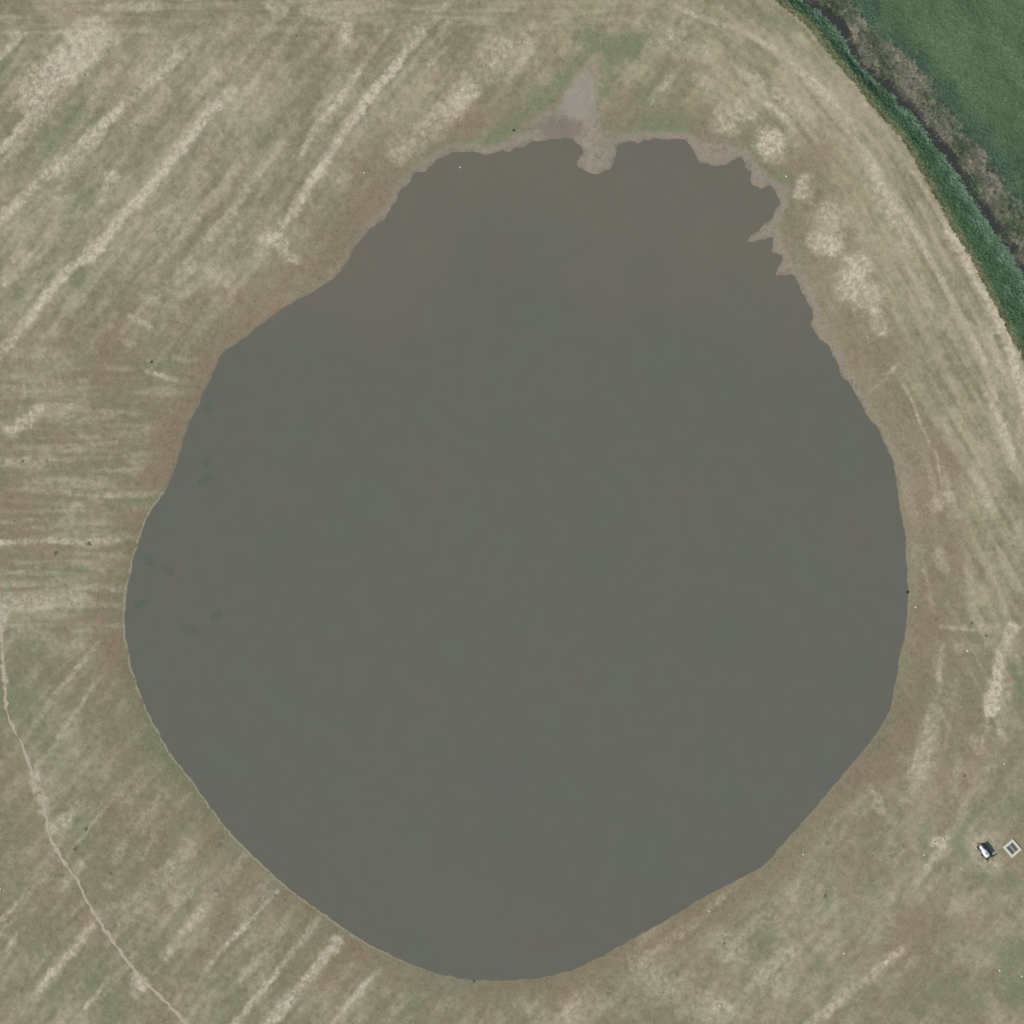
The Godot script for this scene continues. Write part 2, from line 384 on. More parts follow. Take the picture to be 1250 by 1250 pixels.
func make_ground():
	var small := noise(21, 0.55, 4)
	var n := GN + 1
	heights.resize(n * n)
	var pos := PackedVector3Array()
	var nor := PackedVector3Array()
	var uv := PackedVector2Array()
	pos.resize(n * n)
	nor.resize(n * n)
	uv.resize(n * n)
	for j in n:
		for i in n:
			var x := float(i) / GN * EXT - EXT * 0.5
			var z := float(j) / GN * EXT - EXT * 0.5
			var h := raw_height(x, z, lookup(f_pond, FN, x, z), lookup(f_l, FN, x, z), lookup(f_c, FN, x, z), lookup(f_r, FN, x, z), small)
			heights[j * n + i] = h
			pos[j * n + i] = Vector3(x, h, z)
			uv[j * n + i] = Vector2(float(i) / GN, float(j) / GN)
	var step := EXT / GN
	for j in n:
		for i in n:
			var a := heights[j * n + maxi(i - 1, 0)]
			var b := heights[j * n + mini(i + 1, GN)]
			var c := heights[maxi(j - 1, 0) * n + i]
			var d := heights[mini(j + 1, GN) * n + i]
			nor[j * n + i] = Vector3(a - b, 2.0 * step, c - d).normalized()
	var idx := PackedInt32Array()
	idx.resize(GN * GN * 6)
	var k := 0
	for j in GN:
		for i in GN:
			var a := j * n + i
			idx[k] = a
			idx[k + 1] = a + 1
			idx[k + 2] = a + n
			idx[k + 3] = a + 1
			idx[k + 4] = a + n + 1
			idx[k + 5] = a + n
			k += 6
	var arr := []
	arr.resize(Mesh.ARRAY_MAX)
	arr[Mesh.ARRAY_VERTEX] = pos
	arr[Mesh.ARRAY_NORMAL] = nor
	arr[Mesh.ARRAY_TEX_UV] = uv
	arr[Mesh.ARRAY_INDEX] = idx
	var mesh := ArrayMesh.new()
	mesh.add_surface_from_arrays(Mesh.PRIMITIVE_TRIANGLES, arr)
	var m := StandardMaterial3D.new()
	m.albedo_texture = ImageTexture.create_from_image(ground_image)
	m.texture_repeat = false
	m.roughness = 1.0
	m.metallic_specular = 0.1
	var g := part("ground", mesh, m, self)
	tag(g, "", "", "", "structure")
	# the land goes on around the detailed square
	var st := SurfaceTool.new()
	st.begin(Mesh.PRIMITIVE_TRIANGLES)
	var e := EXT * 0.5
	var f := 2500.0
	var corners := [[-e, -e, -f, -f], [e, -e, f, -f], [e, e, f, f], [-e, e, -f, f]]
	for q in 4:
		var c0 = corners[q]
		var c1 = corners[(q + 1) % 4]
		var a := Vector3(c0[0], 0.6, c0[1])
		var b := Vector3(c1[0], 0.6, c1[1])
		var c := Vector3(c1[2], 0.6, c1[3])
		var d := Vector3(c0[2], 0.6, c0[3])
		for v in [a, d, b, b, d, c]:
			st.set_normal(Vector3.UP)
			st.add_vertex(v)
	var fm := StandardMaterial3D.new()
	fm.albedo_texture = noise_tex(77, 0.02, Color(0.45, 0.43, 0.32), Color(0.56, 0.53, 0.43), 512, 5)
	fm.uv1_triplanar = true
	fm.uv1_world_triplanar = true
	fm.uv1_scale = Vector3.ONE / 60.0
	fm.roughness = 1.0
	tag(part("surrounding_ground", st.commit(), fm, self), "", "", "", "structure")

# ------------------------------------------------------------------ colour of the ground
func paint_ground():
	# streaks of mown and trodden dry grass follow the directions in which the field was worked
	var n_st := noise(31, 1.0, 3, 0.55)
	var n_big := noise(32, 0.035, 4)
	var n_mid := noise(33, 0.16, 4, 0.55)
	var n_hue := noise(34, 0.05, 4, 0.55)
	var streak := PackedFloat32Array()
	var tone := PackedFloat32Array()
	var hue := PackedFloat32Array()
	streak.resize(LOW * LOW)
	tone.resize(LOW * LOW)
	hue.resize(LOW * LOW)
	var fl := grown(f_l, FN, LOW)
	var fp := grown(f_pond, FN, LOW)
	for j in LOW:
		for i in LOW:
			var k := j * LOW + i
			if fp[k] < -3.0: continue
			var x := cell(i, LOW)
			var z := cell(j, LOW)
			var px := x / M + 625.0
			var py := z / M + 625.0
			var s: float
			if fl[k] > 0.0:
				s = n_st.get_noise_2d((x * 0.6 + z * 0.8) * 0.10, (x * 0.8 - z * 0.6) * 0.5)
			else:
				var w_h := smoothstep(400.0, 470.0, py) * (1.0 - smoothstep(740.0, 800.0, py)) * (1.0 - smoothstep(300.0, 400.0, px))
				w_h = maxf(w_h, 1.0 - smoothstep(20.0, 60.0, py) - smoothstep(700.0, 850.0, px))
				var w_e := smoothstep(820.0, 930.0, px) * (1.0 - smoothstep(850.0, 950.0, py))
				s = 0.0
				if w_e < 1.0:
					if w_h > 0.0: s += w_h * (1.0 - w_e) * 1.25 * n_st.get_noise_2d(x * 0.06, z * 0.6 + 40.0)
					if w_h < 1.0: s += (1.0 - maxf(w_h, 0.0)) * (1.0 - w_e) * n_st.get_noise_2d((x * 0.63 - z * 0.78) * 0.06, (x * 0.78 + z * 0.63) * 0.33)
				if w_e > 0.0: s += w_e * 1.3 * n_st.get_noise_2d((x * 0.5 + z) * 0.03, fl[k] * 0.45)
			streak[k] = s * (1.0 - 0.3 * smoothstep(560.0, 700.0, px) * smoothstep(850.0, 950.0, py))
			# broad differences between the parts of the field: bleached along the ditch, browner on the left
			var zone := 0.3 * smoothstep(820.0, 930.0, px) * (1.0 - smoothstep(600.0, 760.0, py)) - 0.25 * (1.0 - smoothstep(150.0, 300.0, px)) * smoothstep(380.0, 460.0, py) - 0.2 * smoothstep(750.0, 850.0, py)
			tone[k] = zone + n_big.get_noise_2d(x, z) * 0.95 + n_mid.get_noise_2d(x, z) * 0.6 + n_mid.get_noise_2d(x * 2.2 + 70.0, z * 2.2) * 0.35
			hue[k] = (n_hue.get_noise_2d(x, z) * 0.85 + n_mid.get_noise_2d(x + 500.0, z) * 0.55 + n_mid.get_noise_2d(x * 2.6, z * 2.6 + 900.0) * 0.45) * (1.0 - 0.55 * smoothstep(820.0, 930.0, px) * (1.0 - smoothstep(600.0, 760.0, py))) + 0.28 * (1.0 - smoothstep(230.0, 330.0, px)) * smoothstep(380.0, 440.0, py) * (1.0 - smoothstep(640.0, 760.0, py)) + 0.06 * smoothstep(900.0, 1000.0, px) * smoothstep(560.0, 700.0, py) + 0.09 * smoothstep(800.0, 950.0, py)
	print("pattern ", Time.get_ticks_msec())
	var P := grown(f_pond, FN, TEX)
	var L := grown(f_l, FN, TEX)
	var C := grown(f_c, FN, TEX)
	var R := grown(f_r, FN, TEX)
	var S := grown(streak, LOW, TEX)
	var T := grown(tone, LOW, TEX)
	var H := grown(hue, LOW, TEX)
	var A := grown(s_pale, LOW, TEX)
	var G := grown(s_green, LOW, TEX)
	var B := grown(s_brown, LOW, TEX)
	var U := grown(s_mud, LOW, TEX)
	var fine_im := noise(41, 0.22, 3, 0.7).get_image(TEX, TEX)
	fine_im.convert(Image.FORMAT_L8)
	var fine := fine_im.get_data()
	var clump_im := noise(42, 0.07, 3, 0.6).get_image(TEX, TEX)
	clump_im.convert(Image.FORMAT_L8)
	var clump := clump_im.get_data()
	var out := PackedByteArray()
	out.resize(TEX * TEX * 3)
	var straw := Vector3(161, 150, 123)
	var olive := Vector3(131, 125, 98)
	var bare := Vector3(191, 178, 154)
	var russet := Vector3(136, 118, 97)
	var grassy := Vector3(117, 123, 92)
	var margin := Vector3(129, 118, 94)
	var mud := Vector3(142, 132, 115)
	var wet := Vector3(121, 111, 96)
	for j in TEX:
		var py := (float(j) / TEX * EXT - EXT * 0.5) / M + 625.0
		for i in TEX:
			var k := j * TEX + i
			var p := P[k]
			var c: Vector3
			var f := (fine[k] - 128) / 128.0
			var q := (clump[k] - 128) / 128.0
			if p < 0.0:
				c = wet + Vector3(6, 6, 6) * q
			elif L[k] > 0.0:
				var cc := C[k]
				var r := R[k]
				if cc < -1.2:
					c = Vector3(86, 112, 84) + Vector3(10, 9, 6) * q + Vector3(8, 8, 6) * f
				elif cc < 0.9:
					c = Vector3(78, 74, 62) + Vector3(8, 8, 8) * f
				elif r + q * 1.6 < 0.0:
					c = Vector3(122, 120, 104) + Vector3(16, 15, 12) * q + Vector3(8, 8, 8) * f
				else:
					c = Vector3(84, 102, 74) + Vector3(16, 12, 6) * S[k] + Vector3(6, 6, 5) * q + Vector3(5, 5, 4) * f
				if L[k] < 1.2 and q + L[k] * 1.2 < 0.8: c = olive + Vector3(8, 8, 8) * f
			else:
				var px := (float(i) / TEX * EXT - EXT * 0.5) / M + 625.0
				var t := clampf(0.5 + 0.75 * S[k] + 0.75 * T[k] + 0.2 * q, 0.0, 1.0)
				c = olive.lerp(straw, t)
				var hh := H[k]
				if hh > 0.1: c = c.lerp(russet, minf((hh - 0.1) * 1.0, 0.45))
				elif hh < -0.12: c = c.lerp(grassy, minf((-0.12 - hh) * 0.85, 0.36))
				# trodden, silted strip along the water
				var mw := 3.8 + 4.2 * smoothstep(900.0, 1050.0, px) * (1.0 - smoothstep(900.0, 1000.0, py)) + 2.0 * (1.0 - smoothstep(380.0, 460.0, py)) + T[k] * 5.0
				if p < mw + 3.0:
					c = c.lerp(margin + Vector3(6, -5, -5) * hh + Vector3(9, 9, 8) * T[k], 0.75 * (1.0 - smoothstep(mw - 1.5, mw + 3.0, p)))
				c = c.lerp(russet, minf(B[k] * (1.0 + q * 0.5), 0.85))
				c = c.lerp(grassy, minf(G[k] * (1.0 + q * 0.6), 0.92))
				c = c.lerp(bare, clampf(A[k] * (0.95 + q * 0.5 + f * 0.3), 0.0, 0.95))
				var north := 1.0 - smoothstep(250.0, 330.0, py)
				if px > 900.0: north = 1.0 - smoothstep(480.0, 620.0, py)
				if U[k] > 0.0: c = c.lerp(mud + Vector3(6, 6, 5) * q + Vector3(5, 4, 3) * T[k], U[k])
				if north > 0.0 and p < 3.0:
					# mud left by the falling water: wet and dark at the edge, dried pale behind it, both in ragged patches
					var e := (1.0 - smoothstep(0.9, 1.9, p + q * 0.9)) * north
					var soak := clampf((0.65 - p + q * 1.3) * 1.5, 0.0, 1.0)
					c = c.lerp(mud.lerp(wet, soak * 0.8), 0.78 * e)
				if p < 1.4 and north < 1.0:
					c = c.lerp(wet, clampf((0.45 - p + q * 0.9) * 1.8, 0.0, 0.85))
				var sw := 1.0 - smoothstep(420.0, 560.0, px)
				if p > 0.05 and p < 0.42 and py > 600.0 and q > -0.35:
					c = c.lerp(Vector3(160, 153, 124), 0.12 + 0.5 * sw)   # strandline of bleached stalks
				elif p < 1.2 and p > 0.3 and py > 500.0 and q > -0.1:
					c = c.lerp(Vector3(126, 126, 94), 0.4)
				c += Vector3(11, 11, 10) * f + Vector3(6, 6, 5) * q
			if p >= 0.0 and py < 200.0:
				# the silted inlet at the top of the pond
				var px2 := (float(i) / TEX * EXT - EXT * 0.5) / M + 625.0
				var d := Vector2((px2 - 704.0 + (py - 128.0) * 0.25) / 24.0, (py - 124.0) / 36.0).length() + q * 0.35
				if d < 1.0 and L[k] < 0.0: c = c.lerp(Vector3(148, 139, 125), minf((1.0 - d) * 2.2, 0.85))
				d = Vector2((px2 - 683.0) / 34.0, (py - 156.0) / 17.0).length() + q * 0.3
				if d < 1.0 and L[k] < 0.0: c = c.lerp(Vector3(127, 116, 104), minf((1.0 - d) * 2.4, 0.95))
			var o := k * 3
			out[o] = clampi(int(c.x), 0, 255)
			out[o + 1] = clampi(int(c.y), 0, 255)
			out[o + 2] = clampi(int(c.z), 0, 255)
	ground_image = Image.create_from_data(TEX, TEX, false, Image.FORMAT_RGB8, out)

func ground_color(x: float, z: float) -> Color:
	return ground_image.get_pixel(clampi(int((x / EXT + 0.5) * TEX), 0, TEX - 1), clampi(int((z / EXT + 0.5) * TEX), 0, TEX - 1))

# ------------------------------------------------------------------ water
func make_water():
	var grown_polys := Geometry2D.offset_polygon(pond, 1.2, Geometry2D.JOIN_ROUND)
	var poly: PackedVector2Array = grown_polys[0]
	for g in grown_polys:
		if g.size() > poly.size(): poly = g
	var tris := Geometry2D.triangulate_polygon(poly)
	var st := SurfaceTool.new()
	st.begin(Mesh.PRIMITIVE_TRIANGLES)
	for t in tris:
		var p := poly[t]
		st.set_normal(Vector3.UP)
		st.set_uv(Vector2(p.x / EXT + 0.5, p.y / EXT + 0.5))
		st.add_vertex(Vector3(p.x, 0.0, p.y))
	# silt and algae drift in the water in faint clouds; brown silt lies stirred up along the shallow north end
	var n := 512
	var im := Image.create(n, n, false, Image.FORMAT_RGBA8)
	var a := noise(51, 0.018, 4)
	var b := noise(52, 0.06, 4)
	for j in n:
		for i in n:
			var x := cell(i, n)
			var z := cell(j, n)
			var py := z / M + 625.0
			var px := x / M + 625.0
			var v := a.get_noise_2d(x, z)
			var w := b.get_noise_2d(x, z)
			var off := -lookup(f_pond, FN, x, z)
			var silt := (1.0 - smoothstep(1.0, 34.0, off + v * 14.0 + w * 10.0)) * (1.0 - smoothstep(300.0, 470.0, py + v * 60.0))
			var c := Vector3(102, 100, 84) + Vector3(2, 1, -1) * v + Vector3(-2.5, 1.5, 0) * w + Vector3(1.5, 1.5, 1.5) * b.get_noise_2d(x * 3.5, z * 3.5 + 200.0)
			c = c.lerp(Vector3(117, 105, 87), silt * 0.5)
			var al := 0.94
			im.set_pixel(i, j, Color(c.x / 255.0, c.y / 255.0, c.z / 255.0, al))
	var m := StandardMaterial3D.new()
	m.albedo_texture = ImageTexture.create_from_image(im)
	m.transparency = BaseMaterial3D.TRANSPARENCY_ALPHA
	m.roughness = 0.12
	m.metallic_specular = 0.5
	m.normal_enabled = true
	var nim := noise(53, 0.03, 3).get_seamless_image(256, 256)
	nim.convert(Image.FORMAT_RGBA8)
	nim.bump_map_to_normal_map(1.5)
	var flat := StandardMaterial3D.new()
	m.normal_scale = 0.12
	m.normal_texture = ImageTexture.create_from_image(nim)
	st.index()
	st.generate_tangents()
	tag(part("pond_water", st.commit(), m, self), "", "", "", "structure")
	# dark water standing in the ditch
	var sd := SurfaceTool.new()
	sd.begin(Mesh.PRIMITIVE_TRIANGLES)
	ribbon(sd, line_c, 2.0, 2.0, func(_x, _z): return -0.42)
	tag(part("ditch_water", sd.commit(), mat(Color(0.225, 0.22, 0.195), 0.12, 0.4), self), "", "", "", "structure")

func ribbon(st: SurfaceTool, line: PackedVector2Array, left: float, right: float, height: Callable, rough: FastNoiseLite = null):
	var pts := PackedVector2Array()
	for i in line.size() - 1:
		var k := maxi(1, int(line[i].distance_to(line[i + 1]) / 0.7))
		for s in k: pts.append(line[i].lerp(line[i + 1], float(s) / k))
	pts.append(line[line.size() - 1])
	var rows := []
	for i in pts.size():
		var t := (pts[mini(i + 1, pts.size() - 1)] - pts[maxi(i - 1, 0)]).normalized()
		var s := Vector2(-t.y, t.x)
		var l := left
		var r := right
		if rough:
			l *= 0.9 + 1.9 * rough.get_noise_2d(pts[i].x * 3.0, pts[i].y * 3.0)
			r *= 0.9 + 1.9 * rough.get_noise_2d(pts[i].x * 3.0 + 70.0, pts[i].y * 3.0)
		var row := []
		for q in [-l, 0.0, r]:
			var p: Vector2 = pts[i] + s * q
			row.append(Vector3(p.x, height.call(p.x, p.y), p.y))
		rows.append(row)
	for i in rows.size() - 1:
		for q in 2:
			var a: Vector3 = rows[i][q]
			var b: Vector3 = rows[i][q + 1]
			var c: Vector3 = rows[i + 1][q]
			var d: Vector3 = rows[i + 1][q + 1]
			for v in [a, c, b, b, c, d]:
				st.set_normal(Vector3.UP)
				st.set_uv(Vector2(v.x, v.z))
				st.add_vertex(v)

func make_paths():
	var st := SurfaceTool.new()
	st.begin(Mesh.PRIMITIVE_TRIANGLES)
	var line := to_world([-6,690, 1,735, 3,780, 5,825, 9,868, 17,890, 26,905, 35,930, 44,958, 55,985, 60,1020, 75,1046, 95,1076, 110,1105, 125,1130, 150,1165, 170,1191, 195,1215, 232,1252, 270,1290])
	ribbon(st, line, 0.3, 0.3, func(x, z): return ground_y(x, z) + 0.03, noise(61, 0.3, 3))
	var m := StandardMaterial3D.new()
	m.albedo_texture = noise_tex(62, 0.05, Color8(150, 136, 114), Color8(186, 172, 150), 256)
	m.uv1_triplanar = true
	m.uv1_world_triplanar = true
	m.uv1_scale = Vector3.ONE / 5.0
	m.roughness = 1.0
	tag(part("path", st.commit(), m, self), "", "", "", "structure")

# ------------------------------------------------------------------ grasses and reeds
func tuft(blades: int, spread: float, high: float, width: float, lean: float, sd: int) -> ArrayMesh:
	var r := RandomNumberGenerator.new()
	r.seed = sd
	var st := SurfaceTool.new()
	st.begin(Mesh.PRIMITIVE_TRIANGLES)
	for b in blades:
		var ang := r.randf() * TAU
		var root := Vector3(cos(ang), 0, sin(ang)) * spread * sqrt(r.randf())
		var dir := Vector3(cos(ang + r.randf_range(-0.9, 0.9)), 0, sin(ang + r.randf_range(-0.9, 0.9)))
		var h := high * r.randf_range(0.55, 1.1)
		var tip := root + dir * lean * r.randf_range(0.5, 1.2) + Vector3(0, h, 0)
		var mid := root.lerp(tip, 0.5) + Vector3(0, h * 0.16, 0)
		var side := dir.cross(Vector3.UP).normalized() * width * 0.5
		for v in [root - side, mid - side * 0.9, mid + side * 0.9, root - side, mid + side * 0.9, root + side, mid - side * 0.9, tip, mid + side * 0.9]:
			st.add_vertex(v)
	st.generate_normals()
	return st.commit()

func scatter(called: String, mesh: Mesh, m: Material, items: Array, label: String, category: String):
	# items: [x, z, scale, height scale, colour]
	var mm := MultiMesh.new()
	mm.transform_format = MultiMesh.TRANSFORM_3D
	mm.use_colors = true
	mm.mesh = mesh
	mm.instance_count = items.size()
	var buf := PackedFloat32Array()
	buf.resize(items.size() * 16)
	var o := 0
	for it in items:
		var a := rng.randf() * TAU
		var s: float = it[2]
		var h: float = it[3]
		var c: Color = it[4]
		var ca := cos(a) * s
		var sa := sin(a) * s
		buf[o] = ca
		buf[o + 2] = sa
		buf[o + 3] = it[0]
		buf[o + 5] = h
		buf[o + 7] = ground_y(it[0], it[1]) - 0.01
		buf[o + 8] = -sa
		buf[o + 10] = ca
		buf[o + 11] = it[1]
		buf[o + 12] = c.r
		buf[o + 13] = c.g
		buf[o + 14] = c.b
		buf[o + 15] = 1.0
		o += 16
	mm.buffer = buf
	var node := MultiMeshInstance3D.new()
	node.name = called
	node.multimesh = mm
	node.material_override = m
	add_child(node)
	tag(node, label, category, "", "stuff")

func lin(r: float, g: float, b: float) -> Color:
	return Color(r / 255.0, g / 255.0, b / 255.0).srgb_to_linear()

func make_plants():
	var tint := StandardMaterial3D.new()
	tint.vertex_color_use_as_albedo = true
	tint.roughness = 0.9
	tint.metallic_specular = 0.15
	var dry := []
	var bank := []
	var reed := []
	var field := []
	var patchy := noise(71, 0.25, 3)
	var shade_n := noise(72, 0.12, 3)
	var e := 108.0
	for q in 230000:
		var x := rng.randf_range(-e, e)
		var z := rng.randf_range(-e, e)
		var p := lookup(f_pond, FN, x, z)
		if p < 0.5: continue
		var l := lookup(f_l, FN, x, z)
		if l > 0.2: continue
		var a := lookup(s_pale, LOW, x, z)
		if rng.randf() < a * 0.8: continue
		if p < 2.0 and z < -55.0: continue
		var n := patchy.get_noise_2d(x, z)
		if rng.randf() > 0.6 + n * 0.35: continue
		var c := ground_color(x, z).srgb_to_linear()
		var v := rng.randf_range(0.98, 1.28)
		c = Color(c.r * v, c.g * v * rng.randf_range(0.97, 1.04), c.b * v)
		var big := rng.randf_range(0.6, 1.2) * (1.0 + 0.5 * n)
		dry.append([x, z, big, big * rng.randf_range(0.7, 1.2), c])
	scatter("dry_grass", tuft(9, 0.13, 0.055, 0.05, 0.15, 1), tint, dry, "short dry straw and olive grass covering the field around the pond", "grass")
	# the ditch: lush grass on the near bank, bleached reeds on the far bank, green field beyond
	for q in 150000:
		var t := rng.randf()
		var z := rng.randf_range(-e, 20.0)
		var x := rng.randf_range(25.0, e)
		var l := lookup(f_l, FN, x, z)
		if l < -0.3: continue
		var c := lookup(f_c, FN, x, z)
		var r := lookup(f_r, FN, x, z)
		var n := patchy.get_noise_2d(x, z)
		var s := shade_n.get_noise_2d(x, z)
		var v := rng.randf_range(0.8, 1.25)
		if c < -0.75 + n * 1.1:
			var u := l / maxf(l - c, 0.1)
			var g := lin(84, 110, 78).lerp(lin(118, 143, 116), clampf((u - 0.4) * 2.4 + n * 1.6, 0.0, 1.0))
			if l < 0.5: g = g.lerp(lin(140, 134, 100), 0.5)
			bank.append([x, z, rng.randf_range(0.8, 1.5), rng.randf_range(0.6, 1.3) * (1.0 + n * 0.8), Color(g.r * v, g.g * v, g.b * v)])
		elif c < 0.55 - n * 1.5: continue
		elif r + n * 2.4 < -0.9:
			if rng.randf() > 0.55 + n: continue
			var g := lin(162, 157, 136).lerp(lin(108, 122, 94), clampf(0.42 + s * 2.2, 0.0, 1.0))
			reed.append([x, z, rng.randf_range(0.8, 1.3), rng.randf_range(0.7, 1.3), Color(g.r * v, g.g * v, g.b * v)])
		else:
			if rng.randf() > 0.75: continue
			var k := clampf(1.0 - (r + s * 5.0) / 4.5, 0.0, 1.0)
			v *= 1.0 + 0.3 * shade_n.get_noise_2d((x * 0.6 + z * 0.8) * 0.35, (x * 0.8 - z * 0.6) * 1.5)
			var g := lin(99, 118, 86).lerp(lin(86, 109, 88), k)
			field.append([x, z, rng.randf_range(0.8, 1.3), rng.randf_range(0.8, 1.2) * (1.0 + k * 0.5), Color(g.r * v, g.g * v, g.b * v)])
	scatter("bank_grass", tuft(12, 0.2, 0.25, 0.08, 0.32, 2), tint, bank, "lush dark green grass on the near bank of the ditch", "grass")
	scatter("dry_reeds", tuft(12, 0.25, 0.9, 0.06, 0.65, 3), tint, reed, "bleached grey brown reeds along the far bank of the ditch", "reeds")
	scatter("field_grass", tuft(12, 0.22, 0.14, 0.08, 0.28, 4), tint, field, "green grass of the field beyond the ditch", "grass")

# ------------------------------------------------------------------ small solid shapes
func ring_rect(w: float, d: float, b: float, y: float) -> Array:
	var hx := w * 0.5
	var hz := d * 0.5
	return [Vector3(hx - b, y, -hz), Vector3(hx, y, -hz + b), Vector3(hx, y, hz - b), Vector3(hx - b, y, hz), Vector3(-hx + b, y, hz), Vector3(-hx, y, hz - b), Vector3(-hx, y, -hz + b), Vector3(-hx + b, y, -hz)]

func block(w: float, h: float, d: float, b := 0.02) -> ArrayMesh:
	# a box standing on y = 0 with chamfered edges
	var rings := [ring_rect(w, d, b, 0.0), ring_rect(w, d, b, h - b), ring_rect(w - 2 * b, d - 2 * b, b * 0.5, h)]
	return loft(rings, true)

func loft(rings: Array, flat := false) -> ArrayMesh:
	var st := SurfaceTool.new()
	st.begin(Mesh.PRIMITIVE_TRIANGLES)
	st.set_smooth_group(-1 if flat else 0)
	var n: int = rings[0].size()
	for i in rings.size() - 1:
		for k in n:
			var a: Vector3 = rings[i][k]
			var b: Vector3 = rings[i][(k + 1) % n]
			var c: Vector3 = rings[i + 1][k]
			var d: Vector3 = rings[i + 1][(k + 1) % n]
			for v in [a, c, b, b, c, d]: st.add_vertex(v)
	for e in [0, rings.size() - 1]:
		var mid := Vector3.ZERO
		for v in rings[e]: mid += v
		mid /= n
		for k in n:
			var a: Vector3 = rings[e][k]
			var b: Vector3 = rings[e][(k + 1) % n]
			for v in ([mid, a, b] if e == 0 else [mid, b, a]): st.add_vertex(v)
	st.generate_normals()
	return st.commit()

func lathe_x(profile: Array, sides := 24) -> ArrayMesh:
	# profile: [x, radius] along the x axis
	var rings := []
	for p in profile:
		var r := []
		for k in sides:
			var a := TAU * k / sides
			r.append(Vector3(p[0], cos(a) * p[1], sin(a) * p[1]))
		rings.append(r)
	return loft(rings)

func pipe(pts: Array, r: float, sides := 10) -> ArrayMesh:
	var rings := []
	for i in pts.size():
		var t: Vector3 = (pts[mini(i + 1, pts.size() - 1)] - pts[maxi(i - 1, 0)]).normalized()
		var u := t.cross(Vector3.UP if absf(t.y) < 0.9 else Vector3.RIGHT).normalized()
		var v := t.cross(u)
		var ring := []
		for k in sides:
			var a := TAU * k / sides
			ring.append(pts[i] + (u * cos(a) + v * sin(a)) * r)
		rings.append(ring)
	return loft(rings)

func stone_mesh(sd: int) -> ArrayMesh:
	var n := noise(sd, 0.9, 3)
	var rings := []
	for j in 7:
		var v := PI * (j + 0.35) / 6.7
		var ring := []
		for k in 10:
			var a := TAU * k / 10.0
			var d := Vector3(sin(v) * cos(a), cos(v), sin(v) * sin(a))
			var r := 0.5 * (1.0 + 0.55 * n.get_noise_3d(d.x * 1.3, d.y * 1.3, d.z * 1.3))
			var q := d * r
			q.y = maxf(q.y * 0.75, -0.2)
			ring.append(q + Vector3(0, 0.16, 0))
		rings.append(ring)
	return loft(rings)

func place(px: float, py: float, dy := 0.0) -> Vector3:
	var p := w2(px, py)
	return Vector3(p.x, ground_y(p.x, p.y) + dy, p.y)

# ------------------------------------------------------------------ things
func make_pump():
	var white := mat(Color8(232, 232, 230), 0.42, 0.5)
	var steel := mat(Color8(58, 56, 54), 0.6, 0.4)
	var grey := mat(Color8(128, 128, 126), 0.55, 0.4)
	var rust := mat(Color8(92, 78, 62), 0.8, 0.3)
	var t := thing("pump_unit", place(1201, 1039, 0.0), deg_to_rad(-53.0))
	tag(t, "white tank with dark pipes on a steel skid beside the square concrete pit", "pump")
	t.scale = Vector3.ONE * 0.9
	for s in [-1.0, 1.0]:
		part("skid_rail", block(3.5, 0.22, 0.16, 0.015), steel, t, Vector3(0.05, -0.04, s * 0.62))
	for x in [-1.45, -0.4, 0.7, 1.5]:
		part("cross_member", block(0.14, 0.14, 1.07, 0.01), steel, t, Vector3(x, 0.03, 0))
	var tank := part("tank", lathe_x([[-1.42, 0.05], [-1.4, 0.16], [-1.32, 0.26], [-1.15, 0.32], [-0.5, 0.36], [-0.2, 0.44], [0.0, 0.54], [0.15, 0.58], [0.95, 0.58], [1.12, 0.55], [1.25, 0.44], [1.32, 0.26], [1.34, 0.06]]), white, t, Vector3(-0.1, 0.95, 0.02))
	part("filler_cap", lathe_x([[0, 0.05], [0.0, 0.17], [0.09, 0.17], [0.1, 0.05]]), grey, tank, Vector3(0.55, 0.55, 0)).rotation_degrees.z = 90
	for x in [-0.75, 0.3, 0.95]:
		part("band", lathe_x([[-0.025, 0.3 if x < 0 else 0.57], [-0.025, 0.362 if x < 0 else 0.592], [0.025, 0.364 if x < 0 else 0.592], [0.025, 0.3 if x < 0 else 0.57]]), grey, tank, Vector3(x, 0, 0))
	for x in [-0.8, 0.2, 0.85]:
		part("cradle", block(0.12, 0.44 if x > 0 else 0.64, 0.9, 0.02), steel, t, Vector3(x, 0.18, 0.02))
	var cab := part("control_cabinet", block(0.95, 0.85, 0.5, 0.03), grey, t, Vector3(-0.55, 0.18, 0.82))
	part("cabinet_door", block(0.8, 0.02, 0.62, 0.005), mat(Color8(140, 140, 138), 0.5), cab, Vector3(0, 0.42, 0.253)).rotation_degrees.x = 90
	part("engine_block", block(0.55, 0.5, 0.4, 0.05), steel, t, Vector3(0.35, 0.18, 0.8))
	part("added_shade_block", block(2.6, 0.85, 0.66, 0.1), mat(Color8(44, 42, 40), 0.7, 0.3), t, Vector3(-0.1, 0.18, -0.7))  # dark block added to deepen the shadow beside the tank, no real machine part
	part("hitch", pipe([Vector3(-1.5, 0.12, 0.5), Vector3(-2.05, 0.14, 0.0), Vector3(-1.5, 0.12, -0.5)], 0.06), steel, t)
	part("outlet_pipe", pipe([Vector3(1.2, 0.7, -0.1), Vector3(1.6, 0.66, -0.25), Vector3(1.85, 0.5, -0.8), Vector3(1.9, 0.18, -1.35), Vector3(1.95, 0.12, -1.7)], 0.11), rust, t)
	part("suction_pipe", pipe([Vector3(1.2, 0.6, 0.1), Vector3(1.65, 0.5, 0.3), Vector3(1.95, 0.2, 0.6), Vector3(2.15, 0.1, 0.95)], 0.09), rust, t)

